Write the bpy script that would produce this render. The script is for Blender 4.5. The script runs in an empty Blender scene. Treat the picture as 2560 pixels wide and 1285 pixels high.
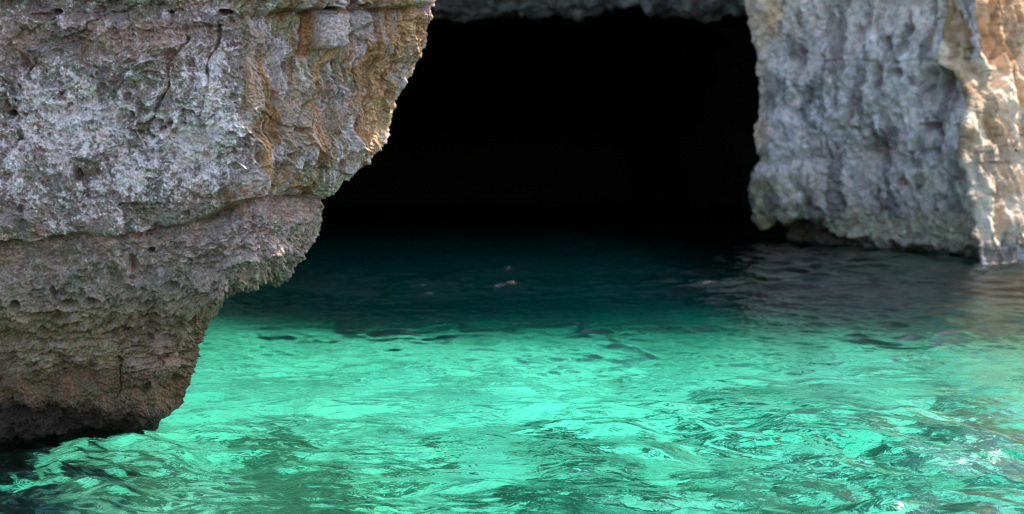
import bpy, math, random, time
_T0 = time.time()
import numpy as np

random.seed(4)
SC = bpy.context.scene
COL = SC.collection
R = math.radians
F32 = np.float32

# ------------------------------------------------------------------ camera model (used only to measure the photograph)
CAM_H = 2.0
FOC = 3517.0
PITCH = math.atan(242.5 / FOC)
CP, SP = math.cos(PITCH), math.sin(PITCH)


def at(u, v, Y):
    """world point seen at photo pixel (u, v) at forward distance Y"""
    u = np.asarray(u, float); v = np.asarray(v, float)
    b = 642.5 - v
    dy = FOC * CP + b * SP
    dz = -FOC * SP + b * CP
    k = Y / dy
    return (u - 1280) * k, Y + 0 * k, CAM_H + dz * k


def pix(P):
    x, y, z = P[..., 0], P[..., 1], P[..., 2] - CAM_H
    f = y * CP - z * SP
    b = y * SP + z * CP
    return 1280 + FOC * x / f, 642.5 - FOC * b / f


# ------------------------------------------------------------------ noise
_rng = np.random.default_rng(7)
_perm = _rng.permutation(256).astype(np.int32)
_perm = np.concatenate([_perm, _perm, _perm])
_grad = _rng.normal(size=(256, 3)).astype(F32)
_grad /= np.linalg.norm(_grad, axis=1)[:, None]
_rand = _rng.random((256, 4)).astype(F32)


from concurrent.futures import ThreadPoolExecutor
_pool = ThreadPoolExecutor(4)


def perlin(P, scale=1.0, seed=0):
    """gradient noise, worked through in blocks on four threads"""
    sh = P.shape[:-1]
    A = P.reshape(-1, 3)
    if len(A) <= 60000:
        return _perlin(A, scale, seed).reshape(sh)
    return np.concatenate(list(_pool.map(lambda i: _perlin(A[i:i + 30000], scale, seed), range(0, len(A), 30000)))).reshape(sh)


def _perlin(P, scale=1.0, seed=0):
    sh = P.shape[:-1]
    Q = (P.reshape(-1, 3) * np.asarray(scale, F32) + np.asarray([17.3, 9.1, 5.7]) * (seed + 1)).astype(F32)
    I = np.floor(Q).astype(np.int32)
    f = Q - I
    I &= 255
    w = f * f * f * (f * (f * 6 - 15) + 10)
    out = np.zeros(len(Q), F32)
    for dx in (0, 1):
        wx = w[:, 0] if dx else 1 - w[:, 0]
        hx = _perm[(I[:, 0] + dx)]
        for dy in (0, 1):
            wy = wx * (w[:, 1] if dy else 1 - w[:, 1])
            hy = _perm[hx + ((I[:, 1] + dy) & 255)]
            for dz in (0, 1):
                g = _grad[_perm[hy + ((I[:, 2] + dz) & 255)]]
                d = g[:, 0] * (f[:, 0] - dx) + g[:, 1] * (f[:, 1] - dy) + g[:, 2] * (f[:, 2] - dz)
                out += d * wy * (w[:, 2] if dz else 1 - w[:, 2])
    return (out * 1.5).reshape(sh)


def fbm(P, scale, octv=4, gain=0.5, seed=0):
    s = np.asarray(scale, F32); a = 1.0; tot = 0
    for o in range(octv):
        tot = tot + a * perlin(P, s, seed + o * 3)
        s = s * 2.03; a *= gain
    return tot


def ridged(P, scale, octv=4, gain=0.5, seed=0):
    s = np.asarray(scale, F32); a = 1.0; tot = 0
    for o in range(octv):
        tot = tot + a * (1 - 2 * np.abs(perlin(P, s, seed + o * 3)))
        s = s * 2.1; a *= gain
    return tot


def worley(a, b, seed=0, jit=0.9):
    """F1, F2 and a random number per cell, on 2-D coordinates"""
    sh = a.shape; a = a.ravel(); b = b.ravel()
    r = list(_pool.map(lambda i: _worley(a[i:i + 30000], b[i:i + 30000], seed, jit), range(0, len(a), 30000)))
    return tuple(np.concatenate([q[k] for q in r]).reshape(sh) for k in range(3))


def _worley(a, b, seed=0, jit=0.9):
    sh = a.shape
    a = a.ravel().astype(F32) + 31.7 * seed; b = b.ravel().astype(F32) + 12.9 * seed
    ia = np.floor(a).astype(np.int32); ib = np.floor(b).astype(np.int32)
    f1 = np.full(a.shape, 9, F32); f2 = np.full(a.shape, 9, F32); cid = np.zeros(a.shape, F32)
    for da in (-1, 0, 1):
        for db in (-1, 0, 1):
            h = _perm[_perm[(ia + da) & 255] + ((ib + db) & 255)]
            r = _rand[h]
            pa = ia + da + 0.5 + (r[:, 0] - 0.5) * jit - a
            pb = ib + db + 0.5 + (r[:, 1] - 0.5) * jit - b
            d = np.sqrt(pa * pa + pb * pb)
            m = d < f1
            f2 = np.where(m, f1, np.minimum(f2, d))
            cid = np.where(m, r[:, 2], cid)
            f1 = np.where(m, d, f1)
    return f1.reshape(sh), f2.reshape(sh), cid.reshape(sh)


def sm(a, b, x):
    t = np.clip((x - a) / (b - a), 0, 1)
    return t * t * (3 - 2 * t)


def poly_dist(u, v, pts):
    d = np.full(u.shape, 1e9)
    for (x0, y0), (x1, y1) in zip(pts[:-1], pts[1:]):
        dx, dy = x1 - x0, y1 - y0
        t = np.clip(((u - x0) * dx + (v - y0) * dy) / (dx * dx + dy * dy), 0, 1)
        d = np.minimum(d, np.hypot(u - x0 - t * dx, v - y0 - t * dy))
    return d


def mixc(c, col, m):
    return c + (np.asarray(col, F32) - c) * m[..., None]


# ------------------------------------------------------------------ mesh helpers
def grid_normals(P):
    du = np.gradient(P, axis=1); dv = np.gradient(P, axis=0)
    n = np.cross(du, dv)
    return n / (np.linalg.norm(n, axis=-1, keepdims=True) + 1e-12)


def box(a, n, axis):
    a = np.moveaxis(a, axis, 0)
    p = np.concatenate([np.repeat(a[:1], n, 0), a, np.repeat(a[-1:], n, 0)])
    c = np.cumsum(np.concatenate([np.zeros_like(p[:1]), p]), axis=0)
    r = (c[2 * n + 1:] - c[:-2 * n - 1]) / (2 * n + 1)
    return np.moveaxis(r, 0, axis)


def soft_normals(P, n=18):
    N = grid_normals(P)
    for _ in range(2):
        N = box(box(N, n, 0), n, 1)
    return N / (np.linalg.norm(N, axis=-1, keepdims=True) + 1e-9)


def mesh_from(name, verts, quads, mat, attrs=None, parent=None, normals=None):
    me = bpy.data.meshes.new(name)
    nv, nf = len(verts), len(quads)
    me.vertices.add(nv); me.vertices.foreach_set('co', np.ascontiguousarray(verts, F32).ravel())
    me.loops.add(nf * 4); me.loops.foreach_set('vertex_index', np.ascontiguousarray(quads, np.int32).ravel())
    me.polygons.add(nf)
    me.polygons.foreach_set('loop_start', np.arange(0, nf * 4, 4, dtype=np.int32))
    me.polygons.foreach_set('use_smooth', np.ones(nf, bool))
    me.update(calc_edges=True)
    for k, a in (attrs or {}).items():
        if a.ndim == 2:
            at_ = me.color_attributes.new(k, 'FLOAT_COLOR', 'POINT')
            c = np.ones((nv, 4), F32); c[:, :3] = a
            at_.data.foreach_set('color', c.ravel())
        else:
            at_ = me.attributes.new(k, 'FLOAT', 'POINT')
            at_.data.foreach_set('value', a.astype(F32).ravel())
    if normals is not None:
        me.normals_split_custom_set_from_vertices(normals.tolist())
    me.materials.append(mat)
    o = bpy.data.objects.new(name, me); COL.objects.link(o)
    if parent: o.parent = parent
    return o


def grid_quads(nv, nu):
    i = np.arange(nv * nu).reshape(nv, nu)
    return np.stack([i[:-1, :-1], i[:-1, 1:], i[1:, 1:], i[1:, :-1]], -1).reshape(-1, 4)


def grid_obj(name, P, mat, attrs=None, parent=None, mask=None, normals=None):
    nv, nu = P.shape[:2]
    q = grid_quads(nv, nu)
    V = P.reshape(-1, 3)
    at_ = {k: (a.reshape(-1, 3) if a.ndim == 3 else a.ravel()) for k, a in (attrs or {}).items()}
    N = None if normals is None else normals.reshape(-1, 3)
    if mask is not None:
        q = q[mask.ravel()]
        used = np.unique(q)
        lut = np.zeros(len(V), np.int64); lut[used] = np.arange(len(used))
        q = lut[q]; V = V[used]
        at_ = {k: a[used] for k, a in at_.items()}
        if N is not None: N = N[used]
    return mesh_from(name, V, q, mat, at_, parent, N)


def empty(name, loc, label, cat):
    o = bpy.data.objects.new(name, None); COL.objects.link(o)
    o.location = loc; o['label'] = label; o['category'] = cat
    o.empty_display_size = 0.3
    return o


def reparent(o, p):
    o.parent = p
    o.matrix_parent_inverse = p.matrix_basis.inverted()
    return o


# ------------------------------------------------------------------ materials
def new_mat(name):
    m = bpy.data.materials.new(name); m.use_nodes = True
    nt = m.node_tree; nt.nodes.clear()
    return m, nt, nt.nodes.new('ShaderNodeOutputMaterial')


def rock_material(name, fine, bump, rough=0.85, speck=0.35):
    """rock: mineral colour attribute x fine procedural grain, gloss from a wetness attribute, fine bump"""
    m, nt, out = new_mat(name)
    N, L = nt.nodes.new, nt.links.new
    b = N('ShaderNodeBsdfPrincipled'); L(b.outputs[0], out.inputs[0])
    ca = N('ShaderNodeAttribute'); ca.attribute_name = 'stain'
    wa = N('ShaderNodeAttribute'); wa.attribute_name = 'wet'
    tc = N('ShaderNodeTexCoord')
    n1 = N('ShaderNodeTexNoise'); n1.inputs['Scale'].default_value = fine; n1.inputs['Detail'].default_value = 5
    n1.inputs['Roughness'].default_value = 0.7
    L(tc.outputs['Object'], n1.inputs['Vector'])
    mr = N('ShaderNodeMapRange'); mr.inputs[1].default_value = 0.3; mr.inputs[2].default_value = 0.7
    mr.inputs[3].default_value = 1 - speck; mr.inputs[4].default_value = 1 + speck
    L(n1.outputs['Fac'], mr.inputs[0])
    n2 = N('ShaderNodeTexNoise'); n2.inputs['Scale'].default_value = fine * 0.22; n2.inputs['Detail'].default_value = 3
    L(tc.outputs['Object'], n2.inputs['Vector'])
    hs = N('ShaderNodeMix'); hs.data_type = 'RGBA'
    hs.inputs[6].default_value = (0.86, 0.96, 1.08, 1); hs.inputs[7].default_value = (1.18, 1.02, 0.86, 1)
    L(n2.outputs['Fac'], hs.inputs[0])
    mu = N('ShaderNodeMix'); mu.data_type = 'RGBA'; mu.blend_type = 'MULTIPLY'; mu.inputs[0].default_value = 1
    L(ca.outputs['Color'], mu.inputs[6]); L(hs.outputs[2], mu.inputs[7])
    vm = N('ShaderNodeVectorMath'); vm.operation = 'SCALE'
    L(mu.outputs[2], vm.inputs[0]); L(mr.outputs[0], vm.inputs['Scale'])
    L(vm.outputs[0], b.inputs['Base Color'])
    rr = N('ShaderNodeMapRange'); rr.inputs[3].default_value = rough; rr.inputs[4].default_value = 0.32
    L(wa.outputs['Fac'], rr.inputs[0]); L(rr.outputs[0], b.inputs['Roughness'])
    b.inputs['Specular IOR Level'].default_value = 0.2
    bp = N('ShaderNodeBump'); bp.inputs['Strength'].default_value = 0.9; bp.inputs['Distance'].default_value = bump
    L(n1.outputs['Fac'], bp.inputs['Height']); L(bp.outputs[0], b.inputs['Normal'])
    return m


def water_material():
    m, nt, out = new_mat('sea_water')
    N, L = nt.nodes.new, nt.links.new
    rf = N('ShaderNodeBsdfRefraction'); rf.inputs['IOR'].default_value = 1.333; rf.inputs['Roughness'].default_value = 0.0
    rf.inputs['Color'].default_value = WATER_TINT
    gl = N('ShaderNodeBsdfGlossy'); gl.inputs['Roughness'].default_value = 0.015
    gl.inputs['Color'].default_value = (1, 1, 1, 1)
    fr = N('ShaderNodeFresnel'); fr.inputs['IOR'].default_value = 1.333
    mx = N('ShaderNodeMixShader')
    L(fr.outputs[0], mx.inputs[0]); L(rf.outputs[0], mx.inputs[1]); L(gl.outputs[0], mx.inputs[2])
    L(mx.outputs[0], out.inputs[0])
    va = N('ShaderNodeVolumeAbsorption'); va.inputs['Density'].default_value = 1.0
    va.inputs['Color'].default_value = WATER_ABS
    L(va.outputs[0], out.inputs[1])
    # capillary ripples finer than the modelled waves
    tc = N('ShaderNodeTexCoord')
    mp = N('ShaderNodeMapping'); mp.inputs['Scale'].default_value = (1, 1.5, 1); mp.inputs['Rotation'].default_value = (0, 0, 0.3)
    L(tc.outputs['Object'], mp.inputs[0])
    n = N('ShaderNodeTexNoise'); n.inputs['Scale'].default_value = 9; n.inputs['Detail'].default_value = 3
    n.inputs['Distortion'].default_value = 0.6
    L(mp.outputs[0], n.inputs['Vector'])
    bp = N('ShaderNodeBump'); bp.inputs['Strength'].default_value = 0.5; bp.inputs['Distance'].default_value = 0.022
    L(n.outputs['Fac'], bp.inputs['Height'])
    for s in (rf, gl, fr): L(bp.outputs[0], s.inputs['Normal'])
    return m


WATER_TINT = (0.86, 1.0, 0.97, 1)
WATER_ABS = (0.71, 0.98, 0.962, 1)

M_OUT = rock_material('pitted_limestone', 48, 0.028, speck=0.55)
M_PIL = rock_material('weathered_limestone', 9, 0.05, rough=0.97, speck=0.25)
M_CAVE = rock_material('shade_dark_cave_rock', 6, 0.05)
M_BED = rock_material('sea_bed_sand', 5, 0.02, speck=0.15)

# ================================================================== FRONT OUTCROP
EDGE = np.array([(1400, -700), (1320, -400), (1180, -180), (1092, -50), (1085, 0), (1083, 30), (1068, 70), (1066, 110), (1056, 135), (1040, 158), (1020, 190), (1010, 215),  # points above the frame: unseen overhang added to keep sun off the face
                 (993, 240), (984, 265), (977, 300), (970, 330), (966, 350), (950, 370), (932, 388), (918, 402), (893, 395), (878, 408), (873, 428),
                 (852, 446), (822, 470), (804, 484), (808, 500), (806, 530), (803, 555), (792, 578), (770, 602), (745, 632), (730, 660),
                 (692, 688), (640, 712), (610, 735), (560, 757), (545, 770), (525, 795), (510, 830), (500, 858), (497, 890), (482, 925),
                 (478, 950), (463, 975), (456, 1005), (440, 1025), (402, 1052), (368, 1079), (300, 1130), (150, 1200), (-100, 1400)], float)


def smooth1(a, n, axis):
    k = np.hanning(n + 2)[1:-1]; k /= k.sum()
    pad = [(0, 0)] * a.ndim; pad[axis] = (n // 2, n - 1 - n // 2)
    ap = np.pad(a, pad, mode='edge')
    return np.apply_along_axis(lambda r: np.convolve(r, k, 'valid'), axis, ap)


def build_outcrop():
    vrow = np.concatenate([np.linspace(-760, -60, 60)[:-1], np.linspace(-60, 1150, 860), np.linspace(1150, 1500, 30)[1:]])
    nv = len(vrow)
    ue = np.interp(vrow, EDGE[:, 1], EDGE[:, 0])
    YE = 10.75
    ue = np.convolve(np.pad(ue, 4, mode='edge'), np.ones(9) / 9, 'valid')
    xe, _, z = at(ue, vrow, YE)
    # face line: how far the front stands out at each height
    Yf = np.interp(vrow, [-760, -100, 10, 40, 90, 480, 505, 700, 760, 800, 860, 960, 1030, 1090, 1400],
                   [9.2, 9.4, 9.5, 9.62, 9.60, 9.62, 9.63, 9.66, 9.74, 9.92, 9.98, 9.98, 10.06, 10.2, 10.6])
    uc = np.interp(vrow, [-760, 0, 300, 480, 560, 700, 780, 900, 1080], [640, 640, 655, 640, 690, 560, 450, 400, 300])
    xc = at(uc, vrow, 9.75)[0]
    nu1, nu2, nu3, nu4 = 40, 640, 300, 90
    P = np.zeros((nv, nu1 + nu2 + nu3 + nu4, 3))
    for r in range(nv):
        y0, c0, e0 = Yf[r], xc[r], xe[r]
        xa = np.linspace(-16, -4.6, nu1, endpoint=False)
        xb = np.linspace(-4.6, c0, nu2, endpoint=False)
        ya = y0 + 0.10 * (xa + 3) - 0.0; yb = y0 + 0.10 * (xb + 3)
        yc = y0 + 0.10 * (c0 + 3)
        t3 = np.linspace(0, 1, nu3, endpoint=False)
        x3 = c0 + (e0 - c0) * np.minimum(t3 * 1.18, 1.0) - np.maximum(t3 * 1.18 - 1, 0) * 0.3
        y3 = yc + (YE - yc) * t3 * 1.05
        t4 = np.linspace(0, 1, nu4) ** 1.7
        y4 = y3[-1] + (36 - y3[-1]) * t4
        x4 = x3[-1] + (e0 / YE * 36 - 6.0 - x3[-1]) * t4
        P[r, :, 0] = np.concatenate([xa, xb, x3, x4])
        P[r, :, 1] = np.concatenate([ya, yb, y3, y4])
        P[r, :, 2] = z[r]
    # round the corner
    a, b = nu1, P.shape[1] - nu4 // 2
    for c in (0, 1):
        P[:, a:b, c] = smooth1(P[:, a:b, c], 61, 1)
    # the top rolls back over
    top = sm(4.5, 5.4, P[..., 2])
    P[..., 1] += top * 1.0
    P[..., 1] = box(P[..., 1], 9, 0)
    # broad lumps
    N = grid_normals(P); N *= np.sign((N[nv // 2, nu1 + 100, 1]) * -1)
    P = P + N * (0.09 * fbm(P, 0.8, 2, seed=1) + 0.05 * fbm(P, 2.2, 2, seed=5))[..., None]
    # keep the outline of the nose where it was measured
    for _ in range(2):
        U, _v = pix(P)
        d = (ue - U.max(axis=1))
        P[..., 0] += (d / FOC)[:, None] * P[..., 1] * sm(-4.6, -2.6, P[..., 0])
    U, V = pix(P)
    s = np.concatenate([np.zeros((nv, 1)), np.cumsum(np.linalg.norm(np.diff(P[..., :2], axis=1), axis=-1), axis=1)], 1)
    s = s - s[:, nu1:nu1 + 1]
    s = s.mean(axis=0)[None, :] * 0.5 + s * 0.5
    z2 = P[..., 2]
    Pw = P + 0.05 * np.stack([perlin(P, 5, 60), perlin(P, 5, 61), perlin(P, 5, 62)], -1)
    sw = s + 0.05 * perlin(P, 6, 70) + 0.02 * perlin(P, 19, 71); zw = z2 + 0.05 * perlin(P, 6, 72) + 0.02 * perlin(P, 19, 73)

    # ---- zones (by height and by place along the face)
    wob = 40 * fbm(P, 2.5, 3, seed=21)
    groove = np.interp(U, [0, 250, 480, 560, 620, 700, 805], [600, 588, 562, 535, 502, 490, 486]) + 0.25 * wob
    scarp = np.interp(V, [0, 40, 80, 180, 290, 330, 380, 410, 440, 480], [545, 575, 608, 612, 622, 640, 622, 640, 600, 560]) + 0.3 * wob
    ochre = sm(-12, 12, U - scarp) * sm(6, -6, V - groove)
    upper = sm(6, -6, V - groove) * (1 - ochre)
    low = sm(750, 790, V + 0.4 * wob)
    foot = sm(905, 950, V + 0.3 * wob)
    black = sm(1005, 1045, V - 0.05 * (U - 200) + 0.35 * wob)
    mid = np.clip(1 - ochre - upper - low, 0, 1)

    # ---- relief
    D = np.zeros(U.shape)
    f1, f2, cid = worley(sw / 0.15, zw / 0.13, 1); cupA = np.clip(f1, 0, 1) ** 2 - 0.3
    pat = sm(-0.25, 0.35, fbm(P, 3.0, 2, seed=31))
    D += cupA * 0.10 * (0.25 + pat) * (upper * 0.85 + mid + ochre * 0.3 + low * 0.35)
    g1, g2, gid = worley(sw / 0.058, zw / 0.05, 2); cupB = np.clip(g1, 0, 1) ** 2 - 0.3
    pat2 = sm(-0.3, 0.3, fbm(P, 5.0, 2, seed=33))
    D += cupB * 0.055 * (0.3 + pat2) * (upper + mid * 0.9 + ochre * 0.35 + low * 0.3)
    h1, h2, hid = worley(sw / 0.024, zw / 0.022, 3); cupC = np.clip(h1, 0, 1) ** 2 - 0.3
    D += cupC * 0.024 * (upper + mid + ochre * 0.6 + low * 0.6)
    rg = ridged(Pw, 7, 3, 0.55, seed=41)
    D += 0.018 * rg * (upper + mid)
    D += 0.014 * fbm(P, 38, 3, 0.6, seed=45)
    # fractured plates
    p1, p2, pid = worley(sw / 0.33 + 0.4 * zw, zw / 0.42, 8)
    D += 0.035 * fbm(Pw, 4.2, 3, 0.55, seed=47) * (upper + mid + 0.5 * low)
    D += 0.085 * (pid - 0.5) * (upper * 0.9 + ochre * 0.7 + mid * 0.3)
    # fluted ochre side
    fl = fbm(Pw, (4.5, 4.5, 0.7), 3, 0.55, seed=51)
    D += 0.085 * fl * ochre
    D += 0.03 * ridged(Pw, (11, 11, 1.6), 2, 0.5, seed=54) * ochre
    # laminated lower zone
    l1, l2, lid = worley((sw + 1.1 * zw) / 0.17, (zw - 0.12 * sw) / 0.045, 4)
    D += (np.clip(l1, 0, 1) ** 2 - 0.3) * 0.05 * low * (1 - foot)
    l3, _, _ = worley((sw + 0.6 * zw) / 0.09, (zw - 0.12 * sw) / 0.035, 5)
    D += (np.clip(l3, 0, 1) ** 2 - 0.3) * 0.028 * low * (1 - 0.5 * foot)
    D += 0.045 * ridged(Pw, (4, 4, 13), 3, 0.55, seed=57) * low * (1 - foot)
    # rounded knuckles of the foot
    k1, _, kid = worley(sw / 0.30, zw / 0.22, 6)
    D += (0.35 - np.clip(k1, 0, 1) ** 2) * 0.17 * sm(840, 930, V)
    D += 0.012 * fbm(Pw, (22, 22, 5), 2, seed=58) * foot
    D += 0.03 * ridged(Pw, 8, 3, seed=59) * black
    # hanging teeth under the ledge at the right
    D += 0.05 * sm(560, 720, U) * mid * sm(560, 640, V) * ridged(Pw, (16, 16, 5), 2, seed=63)

    # ---- single features
    D -= 0.09 * sm(-8, 10, V - groove) * sm(800, 620, U) * (0.5 + 0.8 * perlin(P, 2.5, 77))
    D -= 0.075 * np.clip(0.55 + 1.3 * perlin(P, 4, 78), 0.05, 1.4) * np.exp(-((V - groove - 10 * perlin(P, 7, 79)) / (9.0 + 5 * perlin(P, 5, 80))) ** 2) * sm(900, 780, U) * (0.4 + 0.6 * sm(200, 560, U))
    D += 0.075 * sm(10, -10, U - scarp) * sm(5, -5, V - groove) * sm(20, 60, V)
    g0 = np.interp(U, [0, 140, 300, 560, 620, 760, 1000], [78, 62, 92, 62, 40, 26, 22]) + 0.12 * wob
    D -= 0.07 * np.exp(-((V - g0) / 10.0) ** 2) * (0.12 + 0.88 * sm(450, 700, U))
    D += 0.06 * sm(g0 + 4, g0 - 6, V) * (0.3 + 0.7 * sm(450, 700, U)) * sm(1075, 930, U)
    for (hu, hv, ru, rv, dp) in [(220, 430, 34, 30, .11), (197, 436, 9, 14, .10), (250, 428, 8, 9, .05), (440, 302, 26, 26, .07), (430, 300, 9, 8, .06),
                                 (453, 303, 9, 9, .06), (438, 316, 8, 5, .06), (350, 238, 9, 10, .09), (345, 290, 26, 18, .06), (362, 280, 8, 8, .06),
                                 (330, 300, 14, 14, .05), (350, 312, 16, 12, .05), (575, 27, 13, 10, .12), (590, 30, 7, 7, .1), (812, 14, 14, 8, .14),
                                 (866, 5, 12, 9, .14), (898, 7, 8, 8, .14), (120, 42, 30, 10, .09), (150, 30, 12, 8, .1), (262, 30, 14, 16, .08),
                                 (437, 31, 5, 5, .08), (393, 628, 8, 7, .09), (345, 660, 14, 20, .07), (168, 762, 20, 10, .1), (228, 758, 18, 10, .09),
                                 (135, 735, 8, 16, .08), (430, 720, 16, 10, .07), (35, 765, 12, 12, .1), (355, 768, 12, 8, .08), (300, 690, 20, 24, .05),
                                 (240, 690, 26, 30, .045), (455, 615, 20, 16, .04), (650, 395, 12, 14, .06), (730, 390, 6, 9, .07), (765, 325, 10, 8, .06),
                                 (480, 530, 12, 8, .05), (60, 520, 10, 8, .05), (38, 282, 12, 7, .08), (70, 283, 8, 5, .06), (15, 320, 10, 10, .05),
                                 (620, 690, 8, 6, .07), (640, 628, 8, 6, .05), (700, 560, 12, 9, .04), (380, 850, 10, 9, .06), (330, 830, 9, 8, .06),
                                 (70, 160, 14, 18, .06), (440, 140, 16, 12, .05), (300, 80, 12, 10, .05), (500, 160, 14, 10, .04), (520, 390, 14, 12, .05)]:
        e = ((U - hu) / ru) ** 2 + ((V - hv) / rv) ** 2
        D -= dp * np.exp(-e ** 1.6) - 0.25 * dp * np.exp(-((np.sqrt(e) - 1.35) / 0.3) ** 2)
    cracks = [([(478, 100), (448, 165), (436, 215), (424, 262), (405, 300), (402, 335)], 5, .09), ([(558, 60), (548, 130), (535, 215), (528, 285)], 4, .06),
              ([(843, 95), (848, 150), (843, 190), (852, 218), (846, 260)], 2.6, .10), ([(562, 365), (557, 445)], 3, .06), ([(768, 35), (765, 130)], 3, .06),
              ([(735, 0), (730, 80)], 2.5, .05), ([(800, 0), (797, 70), (790, 110)], 3, .07), ([(905, 150), (898, 240)], 3, .05),
              ([(975, 90), (950, 190), (905, 330)], 4, .04), ([(305, 895), (320, 930), (322, 960), (308, 1000)], 3, .06),
              ([(320, 940), (380, 925)], 2.5, .04), ([(95, 150), (75, 175), (70, 190)], 4, .06), ([(160, 235), (210, 200), (240, 190)], 4, .04),
              ([(700, 300), (690, 360)], 4, .05), ([(780, 250), (750, 330)], 4, .04), ([(0, 190), (40, 230)], 4, .04), ([(905, 300), (893, 340)], 3, .05)]
    cj = 7 * perlin(P, 14, 66); cw = np.clip(0.85 + 0.9 * perlin(P, 5, 67), 0.15, 1.5)
    for pts, wd, dp in cracks:
        D -= dp * np.exp(-(poly_dist(U + 0.22 * wob + cj, V, pts) / (wd * cw)) ** 2) * cw
    # grey slab over the ochre side, and the slot beside it
    slab = sm(786, 798, U + 0.15 * wob) * sm(935, 915, U + 0.1 * wob) * sm(20, 30, V) * sm(8, -8, V - np.interp(U, [795, 850, 900, 935], [118, 105, 80, 60]) - 0.3 * wob)
    slot = sm(752, 760, U) * sm(798, 790, U) * sm(30, 36, V) * sm(150, 138, V)
    D += 0.085 * slab - 0.06 * slot
    sunlit_rim = sm(930, 948, U) * sm(232, 262, V) * sm(372, 350, V)

    fade = sm(-7, -4.6, P[..., 0]) * sm(16, 11.5, P[..., 1])
    N = soft_normals(P); N *= np.sign(N[nv // 2, nu1 + 100, 1]) * -1
    P = P + N * (D * (0.4 + 0.6 * fade))[..., None]
    d = box(ue - pix(P)[0].max(axis=1), 9, 0)
    P[..., 0] += (d / FOC)[:, None] * P[..., 1] * sm(-3.6, -2.2, P[..., 0] + 1.1 * sm(700, 900, V))

    # ---- mineral stains, with sunlight painted on the rim
    C = np.empty(P.shape, F32); C[:] = (0.26, 0.23, 0.205)
    n1 = fbm(P, 2.2, 4, 0.6, seed=81); n2 = fbm(P, 6, 4, 0.6, seed=85); n3 = fbm(P, 22, 3, 0.6, seed=89)
    n4 = fbm(P, 60, 2, 0.6, seed=91)
    C = mixc(C, (0.34, 0.26, 0.21), sm(0, 0.5, n2))
    C = mixc(C, (0.20, 0.20, 0.135), sm(0.05, 0.5, fbm(P, 3.0, 4, 0.6, seed=95)) * 0.6)       # olive lichen
    C = mixc(C, (0.23, 0.29, 0.24), sm(0.2, 0.5, fbm(P, 4.5, 4, 0.65, seed=97)) * 0.3 * upper)  # grey-green lichen
    crust_zone = np.exp(-(((U - 300) / 360) ** 2 + ((V - 330) / 170) ** 2) ** 1.5) + 0.8 * np.exp(-(((U - 570) / 70) ** 2 + ((V - 200) / 190) ** 2))
    crust = sm(-0.15, 0.45, 0.6 * n2 + 0.55 * n3 + 0.45 * n4 + 0.55 * crust_zone + 0.35 * n1 - 0.30) * np.clip(upper + 0.25 * mid, 0, 1)
    C = mixc(C, (0.68, 0.685, 0.70), crust * 0.85)
    pp = sm(20, 70, V) * sm(190, 120, V) * (1 - ochre) * sm(650, 400, U)
    C = mixc(C, (0.36, 0.25, 0.20), pp * 0.6 * sm(-0.3, 0.2, n1))
    # ochre side with grey runs
    st = fbm(Pw, (6, 6, 0.9), 4, 0.6, seed=101)
    oc = mixc(np.broadcast_to(np.asarray((0.32, 0.27, 0.22), F32), P.shape), (0.40, 0.265, 0.14), sm(-0.25, 0.35, st + 0.75 * sm(830, 1000, U) - 0.10))
    oc = mixc(oc, (0.24, 0.22, 0.12), sm(0.05, 0.4, fbm(Pw, (4, 4, 1.5), 3, 0.6, seed=105)) * 0.8)
    oc = mixc(oc, (0.46, 0.44, 0.46), sm(0.1, 0.4, fbm(Pw, (7, 7, 2.5), 4, 0.65, seed=109) + 0.2 * sm(330, 450, V) - 0.02) * 0.8)
    oc = mixc(oc, (0.20, 0.10, 0.04), sm(0.2, 0.5, fbm(Pw, (9, 9, 3), 3, 0.6, seed=111)) * 0.6)
    C = C + (oc - C) * ochre[..., None]
    C = mixc(C, (0.45, 0.42, 0.42), slab * 0.8); C = mixc(C, (0.36, 0.19, 0.07), slot * 0.85)
    C = mixc(C, (0.62, 0.50, 0.34), sunlit_rim * sm(-0.1, 0.3, n2 + 0.1) * 0.7)  # cream edge: sunlight on the rim painted into the colour
    # pinkish bed under the groove
    pk = sm(-4, 10, V - groove) * sm(95, 10, V - groove)
    C = mixc(C, (0.36, 0.23, 0.18), pk * 0.5 * sm(-0.3, 0.3, n2))
    C = mixc(C, (0.27, 0.14, 0.08), np.exp(-((V - groove - 4) / 10) ** 2) * sm(350, 560, U) * 0.5 * sm(-.2, .3, n2))
    C = mixc(C, (0.42, 0.38, 0.36), mid * sm(0.1, 0.5, n3 + 0.4 * n2) * 0.6)
    C = mixc(C, (0.17, 0.155, 0.09), sm(690, 760, V + wob * .5) * sm(850, 780, V) * 0.5)
    # lower zone
    lowc = mixc(np.broadcast_to(np.asarray((0.235, 0.205, 0.13), F32), P.shape), (0.13, 0.11, 0.06), sm(-0.1, 0.4, n2))
    lowc = mixc(lowc, (0.27, 0.245, 0.19), sm(0.1, 0.5, fbm(P, 12, 3, 0.6, seed=115)) * 0.6)
    C = C + (lowc - C) * (low * 0.9)[..., None]
    pinkp = np.exp(-(((U - 410) / 45) ** 2 + ((V - 900) / 60) ** 2) ** 2)
    C = mixc(C, (0.30, 0.21, 0.17), pinkp * 0.8)
    ft = mixc(np.broadcast_to(np.asarray((0.12, 0.085, 0.05), F32), P.shape), (0.10, 0.088, 0.052), sm(-0.2, 0.3, n1 + n2))
    ft = mixc(ft, (0.16, 0.10, 0.055), sm(0.1, 0.45, fbm(Pw, (20, 20, 4), 3, 0.6, seed=119)) * 0.7)
    C = C + (ft - C) * (foot * 0.9)[..., None]
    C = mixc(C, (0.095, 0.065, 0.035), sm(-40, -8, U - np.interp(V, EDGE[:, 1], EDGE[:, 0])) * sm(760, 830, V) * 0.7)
    C = mixc(C, (0.022, 0.017, 0.013), black * 0.95)
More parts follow.
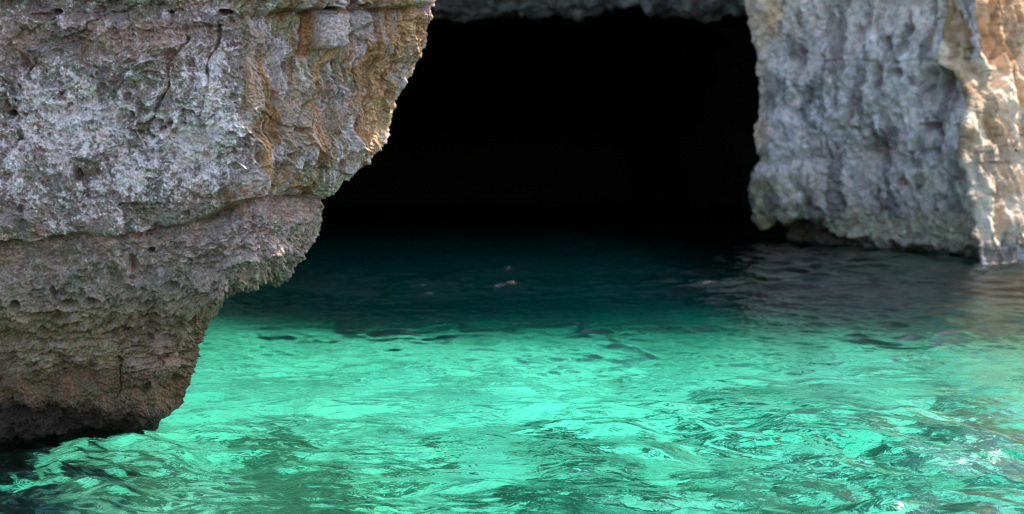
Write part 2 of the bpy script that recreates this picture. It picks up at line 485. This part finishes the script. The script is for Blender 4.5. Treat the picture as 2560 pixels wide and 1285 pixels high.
    C = C * (1 + 0.16 * n4 + 0.12 * n3)[..., None] * np.asarray((1.50, 1.22, 1.13), F32)
    C = mixc(C, (0.25, 0.22, 0.14), mid * sm(610, 700, V) * 0.35)
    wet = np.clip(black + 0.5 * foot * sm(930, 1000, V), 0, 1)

    # ---- split along the bedding into the parts one can tell apart
    Nf = grid_normals(P)
    fc = lambda a: a[:-1, :-1]
    is_foot = fc(V + 0.3 * wob) > 925
    is_low = (fc(V) > fc(groove)) & ~is_foot
    is_och = (fc(U) > fc(scarp)) & ~is_foot & ~is_low
    is_face = ~(is_foot | is_low | is_och)
    root = empty('rock_outcrop', (-3.2, 10.2, 0), 'pitted grey and ochre limestone outcrop overhanging bright green water on a dark wet foot', 'rock')
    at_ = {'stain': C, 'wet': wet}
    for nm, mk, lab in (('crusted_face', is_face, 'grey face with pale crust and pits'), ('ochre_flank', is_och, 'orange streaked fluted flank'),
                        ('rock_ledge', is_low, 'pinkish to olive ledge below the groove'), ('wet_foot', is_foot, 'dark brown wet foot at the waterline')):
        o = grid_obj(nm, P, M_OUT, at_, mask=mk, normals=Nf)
        o['label'] = lab
        reparent(o, root)


# ================================================================== FAR PILLAR AND BUTTRESS
PEDGE = np.array([(1840, -2500), (1850, -300), (1862, -40), (1872, 10), (1890, 90), (1898, 150), (1901, 280), (1890, 318), (1891, 370), (1903, 398), (1888, 440),
                  (1884, 500), (1900, 536), (1938, 553), (1962, 572), (1978, 592), (1985, 610), (2000, 680), (2050, 800)], float)


def cave_arch_common(V):
    pass


def build_pillar():
    YE = 34.5
    vrow = np.concatenate([np.linspace(-2400, -60, 70)[:-1], np.linspace(-60, 680, 460), np.linspace(680, 800, 16)[1:]])
    nv = len(vrow)
    ue = np.interp(vrow, PEDGE[:, 1], PEDGE[:, 0])
    xe, _, z = at(ue, vrow, YE)
    tb = 1 - (1 - np.linspace(0, 1, 40, endpoint=False)) ** 3; tf = np.linspace(0, 1, 520)
    P = np.zeros((nv, 560, 3))
    for r in range(nv):
        xs = np.concatenate([xe[r] + 6.5 * (1 - tb), xe[r] + (9.45 - xe[r]) * tf])
        ys = np.concatenate([YE + 22 * (1 - tb), YE + (28.4 - YE) * tf])
        P[r, :, 0] = xs; P[r, :, 1] = ys; P[r, :, 2] = z[r]
    for c in (0, 1): P[..., c] = smooth1(P[..., c], 21, 1)
    N = grid_normals(P); N *= -np.sign(N[nv // 2, 300, 0])
    P = P + N * (0.35 * fbm(P, 0.35, 2, seed=121))[..., None]
    z2 = P[..., 2]
    # overhanging lower rim and the hollow under it
    U, V = pix(P)
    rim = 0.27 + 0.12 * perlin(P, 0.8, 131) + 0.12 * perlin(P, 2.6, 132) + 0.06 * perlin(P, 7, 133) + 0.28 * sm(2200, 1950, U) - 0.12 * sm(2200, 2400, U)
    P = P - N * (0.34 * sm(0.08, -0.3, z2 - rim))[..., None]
    for _ in range(2):
        U, V = pix(P)
        P[..., 0] += ((ue - U[:, 20:].min(axis=1)) / FOC)[:, None] * P[..., 1] * sm(9.0, 7.8, P[..., 0])
    U, V = pix(P)
    s = np.cumsum(np.linalg.norm(np.diff(P[..., :2], axis=1, prepend=P[:, :1, :2]), axis=-1), axis=1)
    Pw = P + 0.15 * np.stack([perlin(P, 1.6, 140), perlin(P, 1.6, 141), perlin(P, 1.6, 142)], -1)
    sw = s + 0.25 * perlin(P, 1.2, 143); zw = z2 + 0.2 * perlin(P, 1.2, 144)
    D = 0.12 * fbm(Pw, (1.6, 1.6, 0.35), 4, 0.55, seed=150) + 0.07 * fbm(P, 3.5, 4, 0.6, seed=155)
    D += 0.055 * ridged(Pw, (3, 3, 0.6), 3, 0.5, seed=158)
    f1, _, fid = worley(sw / 0.5, zw / 0.42, 11); D += (np.clip(f1, 0, 1) ** 2 - 0.3) * 0.08 * sm(0.0, 0.5, fbm(P, 0.7, 2, seed=160))
    g1, _, _ = worley(sw / 0.2, zw / 0.2, 12); D += (np.clip(g1, 0, 1) ** 2 - 0.3) * 0.05
    wob = 25 * perlin(P, 1.2, 162)
    hole_shade = np.zeros(U.shape)
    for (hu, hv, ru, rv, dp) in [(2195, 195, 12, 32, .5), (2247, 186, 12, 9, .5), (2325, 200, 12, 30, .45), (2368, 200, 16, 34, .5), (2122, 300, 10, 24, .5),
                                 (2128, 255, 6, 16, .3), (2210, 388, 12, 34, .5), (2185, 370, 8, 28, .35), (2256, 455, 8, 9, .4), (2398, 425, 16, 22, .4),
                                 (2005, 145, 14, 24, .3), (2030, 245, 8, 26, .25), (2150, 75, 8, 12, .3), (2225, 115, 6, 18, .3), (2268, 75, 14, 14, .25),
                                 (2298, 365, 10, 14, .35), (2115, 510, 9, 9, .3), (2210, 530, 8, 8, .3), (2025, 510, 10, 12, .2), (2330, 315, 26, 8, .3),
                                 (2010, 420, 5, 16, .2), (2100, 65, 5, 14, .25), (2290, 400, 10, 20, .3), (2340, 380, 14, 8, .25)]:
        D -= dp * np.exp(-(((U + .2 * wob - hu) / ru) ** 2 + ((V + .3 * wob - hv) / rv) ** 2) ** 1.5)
        hole_shade = np.maximum(hole_shade, dp * 2 * np.exp(-(((U + .35 * wob - hu) / (ru * 1.1)) ** 2 + ((V + .5 * wob - hv - 8) / (rv * 1.3)) ** 2)))
    D -= 0.04 * np.exp(-((V - 153 - 0.3 * wob) / 4.5) ** 2) * sm(2010, 2060, U)
    D += 0.10 * sm(1950, 1930, U + .3 * wob) * sm(405, 440, V)
    P = P + N * (D * sm(60, 42, P[..., 1]))[..., None]
    C = np.empty(P.shape, F32); C[:] = (0.54, 0.50, 0.49)
    n1 = fbm(Pw, (1.0, 1.0, 0.35), 4, 0.6, seed=170); n2 = fbm(P, 3, 4, 0.6, seed=175); n3 = fbm(Pw, (5, 5, 1.4), 3, 0.6, seed=178)
    C = mixc(C, (0.36, 0.33, 0.325), sm(0.0, 0.45, n3 + 0.4 * n2) * 0.75)
    C = mixc(C, (0.68, 0.65, 0.65), sm(0.05, 0.5, n1 + 0.3 * n2) * 0.6)
    C = mixc(C, (0.62, 0.55, 0.46), sm(380, 470, V + wob) * 0.65 * sm(-0.5, 0.2, n1))
    C = mixc(C, (0.55, 0.36, 0.18), np.exp(-((U - 1935) / 25) ** 2) * sm(140, 40, V) * 0.7)  # warm sunlit strip near the corner, painted as colour
    C = mixc(C, (0.30, 0.29, 0.19), sm(500, 560, V + wob) * 0.7)
    C = mixc(C, (0.25, 0.24, 0.12), sm(1955, 1935, U + .3 * wob) * sm(420, 460, V) * 0.8)
    C = mixc(C, (0.50, 0.38, 0.27), sm(1930, 1905, U) * sm(290, 310, V) * sm(420, 400, V) * 0.6)
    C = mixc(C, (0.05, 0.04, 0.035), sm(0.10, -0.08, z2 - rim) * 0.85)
    barn = sm(0.1, 0.35, fbm(P, 5, 3, 0.7, seed=181)) * sm(0.02, -0.1, z2 - rim) * sm(-0.1, 0.1, z2) * sm(2080, 2200, U)
    C = mixc(C, (0.33, 0.30, 0.33), barn * 0.8)
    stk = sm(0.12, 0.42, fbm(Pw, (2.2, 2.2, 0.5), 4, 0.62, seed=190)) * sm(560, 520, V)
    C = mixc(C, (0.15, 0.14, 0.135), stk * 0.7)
    C = mixc(C, (0.12, 0.11, 0.105), np.clip(hole_shade, 0, 1) * sm(-0.5, 0.1, n3) * 0.8)      # recess shade painted at the holes, drawn out as dark stains
    C = mixc(C, (0.50, 0.38, 0.26), sm(1935, 1900, U) * sm(420, 380, V) * 0.5)
    C = C * (1 + 0.25 * n2)[..., None] * np.asarray((1.30, 1.13, 1.02), F32)
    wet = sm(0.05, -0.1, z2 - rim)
    root = empty('rock_pillar', (8.2, 31, 0), 'shaded lavender grey limestone wall flanking the black cave mouth, streaked and pocked with holes', 'rock')
    fc = lambda a: a[:-1, :-1]
    knob = (fc(U + .3 * wob) < 1945) & (fc(V) > 400)
    skirt = (fc(z2 - rim) < 0) & ~knob
    Nf = grid_normals(P)
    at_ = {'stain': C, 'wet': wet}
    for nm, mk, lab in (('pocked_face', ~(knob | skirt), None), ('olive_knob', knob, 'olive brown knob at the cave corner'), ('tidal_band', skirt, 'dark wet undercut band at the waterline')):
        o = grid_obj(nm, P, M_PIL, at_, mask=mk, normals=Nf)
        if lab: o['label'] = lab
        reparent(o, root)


BEDGE = np.array([(2250, -1800), (2300, -900), (2372, -40), (2366, 20), (2356, 80), (2345, 140), (2395, 160), (2412, 200), (2414, 300), (2408, 360), (2405, 420), (2425, 470), (2438, 540), (2445, 600), (2450, 700), (2450, 800)], float)


def build_buttress():
    YE = 26.8
    vrow = np.concatenate([np.linspace(-1800, -60, 60)[:-1], np.linspace(-60, 720, 420), np.linspace(720, 900, 16)[1:]])
    nv = len(vrow)
    ue = np.interp(vrow, BEDGE[:, 1], BEDGE[:, 0])
    q_ = np.stack([vrow * 0, vrow * 0 + .37, vrow], -1)
    ue = ue + 12 * fbm(q_, 0.018, 4, .65, seed=230)
    xe, _, z = at(ue, vrow, YE)
    tb = 1 - (1 - np.linspace(0, 1, 40, endpoint=False)) ** 3; tf = np.concatenate([np.linspace(0, 0.17, 330, endpoint=False), np.linspace(0.17, 1, 60)])
    P = np.zeros((nv, 430, 3))
    lean = np.maximum(z, 0)
    for r in range(nv):
        P[r, :, 0] = np.concatenate([xe[r] + 2.0 * (1 - tb), xe[r] + 22 * tf])
        P[r, :, 1] = np.concatenate([YE + 5 * (1 - tb), YE + 13 * tf]) + 0.42 * lean[r]
        P[r, :, 2] = z[r]
    for c in (0, 1): P[..., c] = smooth1(P[..., c], 15, 1)
    N = grid_normals(P); N *= -np.sign(N[nv // 2, 200, 1])
    for _ in range(2):
        U, V = pix(P)
        P[..., 0] += ((ue - U.min(axis=1)) / FOC)[:, None] * P[..., 1]
    U, V = pix(P)
    Pw = P + 0.12 * np.stack([perlin(P, 1.6, 240), perlin(P, 1.6, 241), perlin(P, 1.6, 242)], -1)
    fl = ridged(Pw, (1.5, 0.3, 0.22), 3, 0.5, seed=250)
    D = 0.24 * fl + 0.13 * fbm(Pw, (2.5, 2.5, 1.0), 3, 0.55, seed=255) + 0.05 * fbm(P, 5, 3, 0.6, seed=258)
    g1, _, _ = worley(P[..., 0] / 0.3 + .3 * perlin(P, 2, 260), P[..., 2] / 0.6 + .3 * perlin(P, 2, 261), 14)
    D += (np.clip(g1, 0, 1) ** 2 - .3) * .16
    D -= 0.10 * np.exp(-((V - 155 - 14 * perlin(P, 1.5, 262)) / 9) ** 2)
    D -= 0.22 * sm(0.35, 0.0, P[..., 2])
    D = D * np.concatenate([np.linspace(0, 0.35, 40), np.interp(np.arange(390), [0, 40], [0.35, 1.0])])[None, :]
    D *= sm(-0.3, 0.7, P[..., 2])
    P = P + N * D[..., None]
    C = np.empty(P.shape, F32); C[:] = (0.50, 0.33, 0.20)
    n1 = fbm(Pw, (1.6, 1.6, 0.5), 4, 0.6, seed=270); n2 = fbm(P, 4, 3, 0.6, seed=275)
    C = mixc(C, (0.70, 0.57, 0.41), sm(0, 0.5, n1)); C = mixc(C, (0.26, 0.15, 0.07), sm(0.0, 0.4, -n1 + .3 * n2) * .8)
    C = mixc(C, (0.50, 0.44, 0.36), sm(330, 420, V + 40 * n1) * 0.5)
    C = mixc(C, (0.07, 0.06, 0.05), sm(0.62, 0.25, P[..., 2] + .35 * n2) * .85)
    C = mixc(C, (0.33, 0.30, 0.33), sm(0.1, 0.35, n2) * sm(0.5, 0.3, P[..., 2]) * .7)
    wet = sm(0.5, 0.3, P[..., 2])
    root = empty('rock_buttress', (9.5, 26, 0), 'sunlit golden limestone buttress with vertical flutes, beside the shaded grey wall', 'rock')
    fc = lambda a: a[:-1, :-1]
    Nf = grid_normals(P)
    base = fc(P[..., 2]) < 0.42
    at_ = {'stain': C, 'wet': wet}
    reparent(grid_obj('fluted_face', P, M_PIL, at_, mask=~base, normals=Nf), root)
    o = reparent(grid_obj('tidal_band', P, M_PIL, at_, mask=base, normals=Nf), root); o['label'] = 'dark barnacled band at the waterline'


# ================================================================== CAVE ARCH (lintel), CAVE AND HEADLAND
AEDGE = np.array([(-2600, 60), (900, 50), (1085, 46), (1150, 48), (1200, 45), (1270, 38), (1340, 34), (1400, 30), (1450, 34), (1490, 28), (1530, 12), (1570, 12),
                  (1620, 20), (1660, 27), (1700, 36), (1740, 30), (1780, 46), (1820, 34), (1870, 40), (2100, 45), (4000, 60)], float)


def build_arch():
    ucol = np.concatenate([np.linspace(-2200, 900, 60)[:-1], np.linspace(900, 1960, 420), np.linspace(1960, 2160, 20)[1:]])
    ve = np.interp(ucol, AEDGE[:, 0], AEDGE[:, 1])
    Y0 = 36.0
    xe, _, ze = at(ucol, ve, Y0)
    rows = np.concatenate([np.linspace(1, 0.1, 50)[:-1], np.linspace(0.1, 0, 90)[:-1]])
    back = np.linspace(0, 1, 60)
    P = np.zeros((len(rows) + len(back), len(ucol), 3))
    for i, t in enumerate(rows):
        P[i, :, 0] = xe; P[i, :, 2] = ze + (24 - ze) * t
        h_ = P[i, :, 2] - ze; P[i, :, 1] = Y0 - 3.6 * sm(-2.6, 2.6, h_) + 1.8 - 0.0 * h_
    for j, t in enumerate(back):
        i = len(rows) + j
        P[i, :, 0] = xe; P[i, :, 1] = Y0 + 0.1 + 40 * t ** 1.6; P[i, :, 2] = ze + 0.9 * sm(0, .15, np.full_like(ze, t)) + 2.0 * t
    N = grid_normals(P); N *= -np.sign(N[20, 200, 1])
    U, V = pix(P)
    Pw = P + 0.15 * np.stack([perlin(P, 1.6, 340), perlin(P, 1.6, 341), perlin(P, 1.6, 342)], -1)
    D = 0.16 * fbm(Pw, 1.2, 4, 0.55, seed=350) + 0.1 * ridged(Pw, (2, 2, 1.2), 3, .5, seed=353)
    P = P + N * D[..., None]
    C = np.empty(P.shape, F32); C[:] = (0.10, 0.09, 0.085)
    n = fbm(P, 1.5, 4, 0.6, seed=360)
    C = mixc(C, (0.22, 0.205, 0.20), sm(0, .5, n) * sm(1200, 1700, U)); C = mixc(C, (0.055, 0.05, 0.045), sm(0, .4, -n))  # paler to the right: weaker light on the left painted in
    C = mixc(C, (0.05, 0.045, 0.04), sm(36.4, 38, P[..., 1]))  # darker towards the cave, shade put into the colour
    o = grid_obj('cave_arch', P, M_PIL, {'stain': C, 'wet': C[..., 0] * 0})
    o['label'] = 'dark grey rock lintel spanning the top of the black cave mouth'; o['category'] = 'rock'


def build_cave():
    """dark chamber behind the arch: walls and back, closed all round"""
    nt_, ns = 160, 120
    ang = np.linspace(math.pi * 1.12, -math.pi * 0.12, nt_)
    yy = np.linspace(36.6, 82, ns)
    P = np.zeros((ns + 12, nt_, 3))
    for i in range(ns + 12):
        y = yy[min(i, ns - 1)]; k = 1.0 if i < ns else 1 - (i - ns + 1) / 12
        w = (13 - 0.09 * (y - 36)) * k; h = 9.5 * k
        P[i, :, 0] = -1.5 + w * np.cos(ang); P[i, :, 1] = y; P[i, :, 2] = -0.6 + h * np.sin(ang) * 1.0
    N = grid_normals(P); N *= np.sign(N[30, 80, 2]) * -1
    P = P + N * (0.5 * fbm(P, .3, 4, .55, seed=400))[..., None]
    C = np.empty(P.shape, F32); C[:] = (0.045, 0.04, 0.036)  # darkness of the interior put into the rock colour
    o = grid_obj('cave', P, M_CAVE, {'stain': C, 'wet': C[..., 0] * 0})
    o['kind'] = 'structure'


def build_headland():
    """the hill over the cave: closed behind and above so that no daylight gets into the chamber"""
    path = [(-90, 30), (-40, 31), (-16, 35.0), (-6, 36.6), (3, 36.9), (7.5, 36.9), (10.5, 37.5), (13, 44), (15, 60), (14, 95), (-20, 110), (-90, 110)]
    pts = np.array(path, float)
    L = np.concatenate([[0], np.cumsum(np.hypot(*np.diff(pts, axis=0).T))])
    sN = np.concatenate([np.arange(0, 80, 1.5), np.arange(80, 140, 0.7), np.linspace(140, L[-1], 60)])
    X = np.interp(sN, L, pts[:, 0]); Y = np.interp(sN, L, pts[:, 1])
    cx, cy = -25.0, 72.0
    prof = [(0.0, -6), (0.0, 0)] + [(0.004 * k, 1.2 * k) for k in range(1, 20)] + [(0.12, 24.5), (0.25, 26), (0.5, 27), (0.8, 28), (1.0, 28)]
    P = np.zeros((len(prof), len(sN), 3))
    open_ = sm(-12.5, -11, X) * sm(10.6, 9.0, X) * (Y < 40)
    for i, (t, z) in enumerate(prof):
        P[i, :, 0] = X + (cx - X) * t; P[i, :, 1] = Y + (cy - Y) * t
        P[i, :, 2] = z
    low = sm(7.5, 12, X)       # lower shoulder to the east
    P[..., 2] = np.where(P[..., 2] > 0, P[..., 2] * (1 - 0.55 * low[None, :]), P[..., 2])
    # the mouth is left free: the face starts above the lintel
    for i, (t, z) in enumerate(prof):
        P[i, :, 2] = np.where(open_ > 0.5, np.maximum(P[i, :, 2], 6.4 + 0.4 * i * (z < 12)), P[i, :, 2])
    N = grid_normals(P); N *= -np.sign(N[8, 60, 1])
    P = P + N * (0.5 * fbm(P, .25, 4, .55, seed=420) * (P[..., 2] > 9))[..., None]
    C = np.empty(P.shape, F32); C[:] = (0.26, 0.24, 0.22)
    o = grid_obj('headland', P, M_PIL, {'stain': C, 'wet': C[..., 0] * 0})
    o['kind'] = 'structure'


# ================================================================== SEA BED
def graded(lo, hi, step, far, grow=1.25):
    core = np.arange(lo, hi, step)
    def tail(st):
        out = []; x = 0.0; s_ = st
        while x < far:
            s_ *= grow; x += s_; out.append(x)
        return np.array(out)
    return np.concatenate([lo - tail(step)[::-1], core, core[-1] + tail(step)])


def build_seabed():
    x = graded(-9, 12, 0.06, 1500, 1.3); y = graded(4, 30, 0.06, 1500, 1.3)
    X, Y = np.meshgrid(x, y)
    P = np.stack([X, Y, 0 * X], -1)
    n1 = fbm(P, .25, 3, .5, seed=500); n2 = fbm(P, .9, 4, .55, seed=505); n3 = fbm(P, 3, 3, .6, seed=509)
    edge = 20.6 - 0.16 * (X + 2) + 1.0 * n1 + 0.5 * n2            # sand ends and floor drops here; dark colour beyond stands for cast shade
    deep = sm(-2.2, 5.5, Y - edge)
    near = sm(13.5, 8.5, Y + 0.25 * X)
    Z = -2.5 - 3.6 * deep + 1.1 * sm(0.5, -3.5, X) * sm(14, 10, Y) + 0.15 * n1 + 0.08 * n2 + 0.03 * n3
    rock = sm(0.0, 0.28, fbm(P, (1.5, 1.1, 1), 5, .62, seed=515) - 0.34 + 0.76 * near + 0.36 * sm(0.8, 4.5, X) * sm(19, 15, Y) + 0.16 * sm(15.5, 12.5, Y))
    rock = np.maximum(rock, sm(-4.0, 2.5, Y - edge + 1.3 * fbm(P, .9, 4, .65, seed=518)))
    bould = np.clip(0.5 - worley(X / 1.1, Y / 1.1, 20)[0], 0, 1)
    Z += rock * (0.3 * bould + 0.12 * n3)
    P[..., 2] = Z
    C = np.empty(P.shape, F32); C[:] = (0.56, 0.54, 0.44)
    C = mixc(C, (0.30, 0.31, 0.24), sm(-.05, .4, n2))
    C = mixc(C, (0.84, 0.82, 0.72), np.exp(-((X + 0.8 - 0.25 * (Y - 15)) / 3.2) ** 2 - ((Y - 15.5) / 3.0) ** 2) * sm(.3, -.2, n2))
    C = mixc(C, (0.055, 0.07, 0.045), rock * .95)
    C = mixc(C, (0.13, 0.185, 0.205), deep)  # teal of light scattered in deep water, painted on the bed
    C = mixc(C, (0.21, 0.24, 0.25), sm(24, 31, Y) * sm(5, 2, X))  # bed painted lighter into the cave, standing in for light
    C = mixc(C, (0.05, 0.06, 0.055), deep * sm(2.5, 6.0, X))  # darker on the right, shade put into the bed colour
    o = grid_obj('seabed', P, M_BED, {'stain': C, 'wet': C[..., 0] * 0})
    o['kind'] = 'structure'
    return o


# ================================================================== WATER
def build_water():
    x = graded(-5.5, 11, 0.022, 3000, 1.18)
    yl = [6.5]
    while yl[-1] < 60: yl.append(yl[-1] + (0.016 if yl[-1] < 13 else 0.016 * (yl[-1] / 13) ** 1.5))
    y = np.array(yl)
    t = []; s_ = 0.02; xx = 0
    while xx < 3000: s_ *= 1.2; xx += s_; t.append(xx)
    t = np.array(t)
    t2 = []; s_ = y[-1] - y[-2]; xx = 0
    while xx < 3000: s_ *= 1.2; xx += s_; t2.append(xx)
    y = np.concatenate([y[0] - t[::-1], y, y[-1] + np.array(t2)])
    X, Y = np.meshgrid(x.astype(F32), y.astype(F32))
    dxs = np.gradient(x)[None, :]; dys = np.gradient(y)[:, None]
    cell = np.maximum(dxs, dys).astype(F32)
    Q = np.stack([X, Y, 0 * X], -1)
    Xw = X + 0.35 * perlin(Q, .35, 600) + 0.07 * perlin(Q, 1.7, 602)
    Yw = Y + 0.35 * perlin(Q, .35, 601) + 0.07 * perlin(Q, 1.7, 603)
    rng = np.random.default_rng(12)
    Z = np.zeros(X.shape, F32); DX = np.zeros_like(Z); DY = np.zeros_like(Z)
    lam = np.exp(np.linspace(math.log(0.10), math.log(4.0), 72))
    shelter = sm(9.0, 15.5, Y); lull = shelter * (1 - 0.75 * sm(19, 23, Y))          # the swell dies down in the shelter of the cave
    for l in lam:
        k = 2 * math.pi / l
        th = rng.normal(-1.8, 0.75)
        cx, cy = math.cos(th), math.sin(th)
        slope = 0.044 * (0.80 + 0.85 * math.exp(-(math.log(l / 0.62) / 0.62) ** 2)) * (1.0 if l < 1.6 else 0.6)
        a = slope / k
        att = sm(0.5, 0.22, cell / l) * (1 - (0.84 * shelter if l > 1.3 else 0.78 * lull if l > 0.8 else 0.58 * lull if l > 0.5 else 0.3 * lull if l > 0.3 else 0.0))
        ph = k * (cx * Xw + cy * Yw) + rng.uniform(0, 6.283)
        Z += a * np.sin(ph) * att
        q = 0.6 * a * att * np.cos(ph)
        DX += cx * q; DY += cy * q
    chop = (0.65 + 0.55 * sm(-0.4, 0.4, perlin(Q, .3, 610)))
    P = np.stack([X + DX * chop, Y + DY * chop, Z * chop], -1)
    nv, nu = P.shape[:2]
    # close it into a body of water: skirt and floor under the sea bed
    q = grid_quads(nv, nu)[:, ::-1]
    V = P.reshape(-1, 3)
    q = q[:, ::-1]
    i = np.arange(nv * nu).reshape(nv, nu)
    ring = np.concatenate([i[0, :-1], i[:-1, -1], i[-1, :0:-1], i[:0:-1, 0]])
    lowv = V[ring].copy(); lowv[:, 2] = -30
    n0 = len(V); m = len(ring)
    r2 = np.arange(m); rn = (r2 + 1) % m
    skirt = np.stack([ring[rn], ring[r2], n0 + r2, n0 + rn], -1)
    cen = np.array([[V[ring][:, 0].mean(), V[ring][:, 1].mean(), -30]])
    # floor as a strip of quads across: corners only
    c = [0, nu - 1, nu - 1 + nv - 1, nu - 1 + nv - 1 + nu - 1]
    V = np.concatenate([V, lowv])
    o = mesh_from('sea_water', V, np.concatenate([q, skirt]), water_material())
    import bmesh
    bm = bmesh.new(); bm.from_mesh(o.data); bm.verts.ensure_lookup_table()
    bm.faces.new([bm.verts[n0 + k] for k in range(m)][::-1])
    bm.to_mesh(o.data); bm.free()
    o['kind'] = 'structure'
    return P


build_outcrop()
build_pillar()
build_buttress()
build_arch()
build_cave()
build_headland()
bed = build_seabed()
build_water()

# ================================================================== LIGHT
S = np.array([0.50, 0.24, 0.84]); S /= np.linalg.norm(S)
sun = bpy.data.lights.new('sun', 'SUN'); sun.energy = 3.8; sun.angle = R(0.53); sun.color = (1.0, 0.93, 0.82)
so = bpy.data.objects.new('sun', sun); COL.objects.link(so)
from mathutils import Vector
so.rotation_euler = Vector(S).to_track_quat('Z', 'Y').to_euler()

w = bpy.data.worlds.new('World'); SC.world = w; w.use_nodes = True
nt = w.node_tree
sky = nt.nodes.new('ShaderNodeTexSky'); sky.sky_type = 'NISHITA'; sky.sun_disc = False
sky.sun_elevation = math.asin(S[2]); sky.sun_rotation = math.atan2(S[0], S[1])
bg = nt.nodes['Background']; bg.inputs[1].default_value = 0.12
nt.links.new(sky.outputs[0], bg.inputs[0])

# ================================================================== CAMERA
cam = bpy.data.cameras.new('camera'); co = bpy.data.objects.new('camera', cam); COL.objects.link(co)
co.location = (0, 0, CAM_H); co.rotation_euler = (math.pi / 2 - PITCH, 0, 0)
cam.sensor_width = 36; cam.lens = 36 * FOC / 2560; cam.clip_end = 8000; cam.clip_start = 0.05
cam.dof.use_dof = True; cam.dof.focus_distance = 9.8; cam.dof.aperture_fstop = 1.5
SC.camera = co

SC.view_settings.view_transform = 'Standard'; SC.view_settings.look = 'None'
SC.view_settings.exposure = 1.97; SC.view_settings.gamma = 1
SC.render.engine = 'CYCLES'
cy = SC.cycles
cy.use_denoising = True
cy.filter_width = 1.0
cy.caustics_refractive = True; cy.caustics_reflective = False
cy.max_bounces = 10; cy.diffuse_bounces = 3; cy.glossy_bounces = 4; cy.transmission_bounces = 8
cy.sample_clamp_indirect = 6
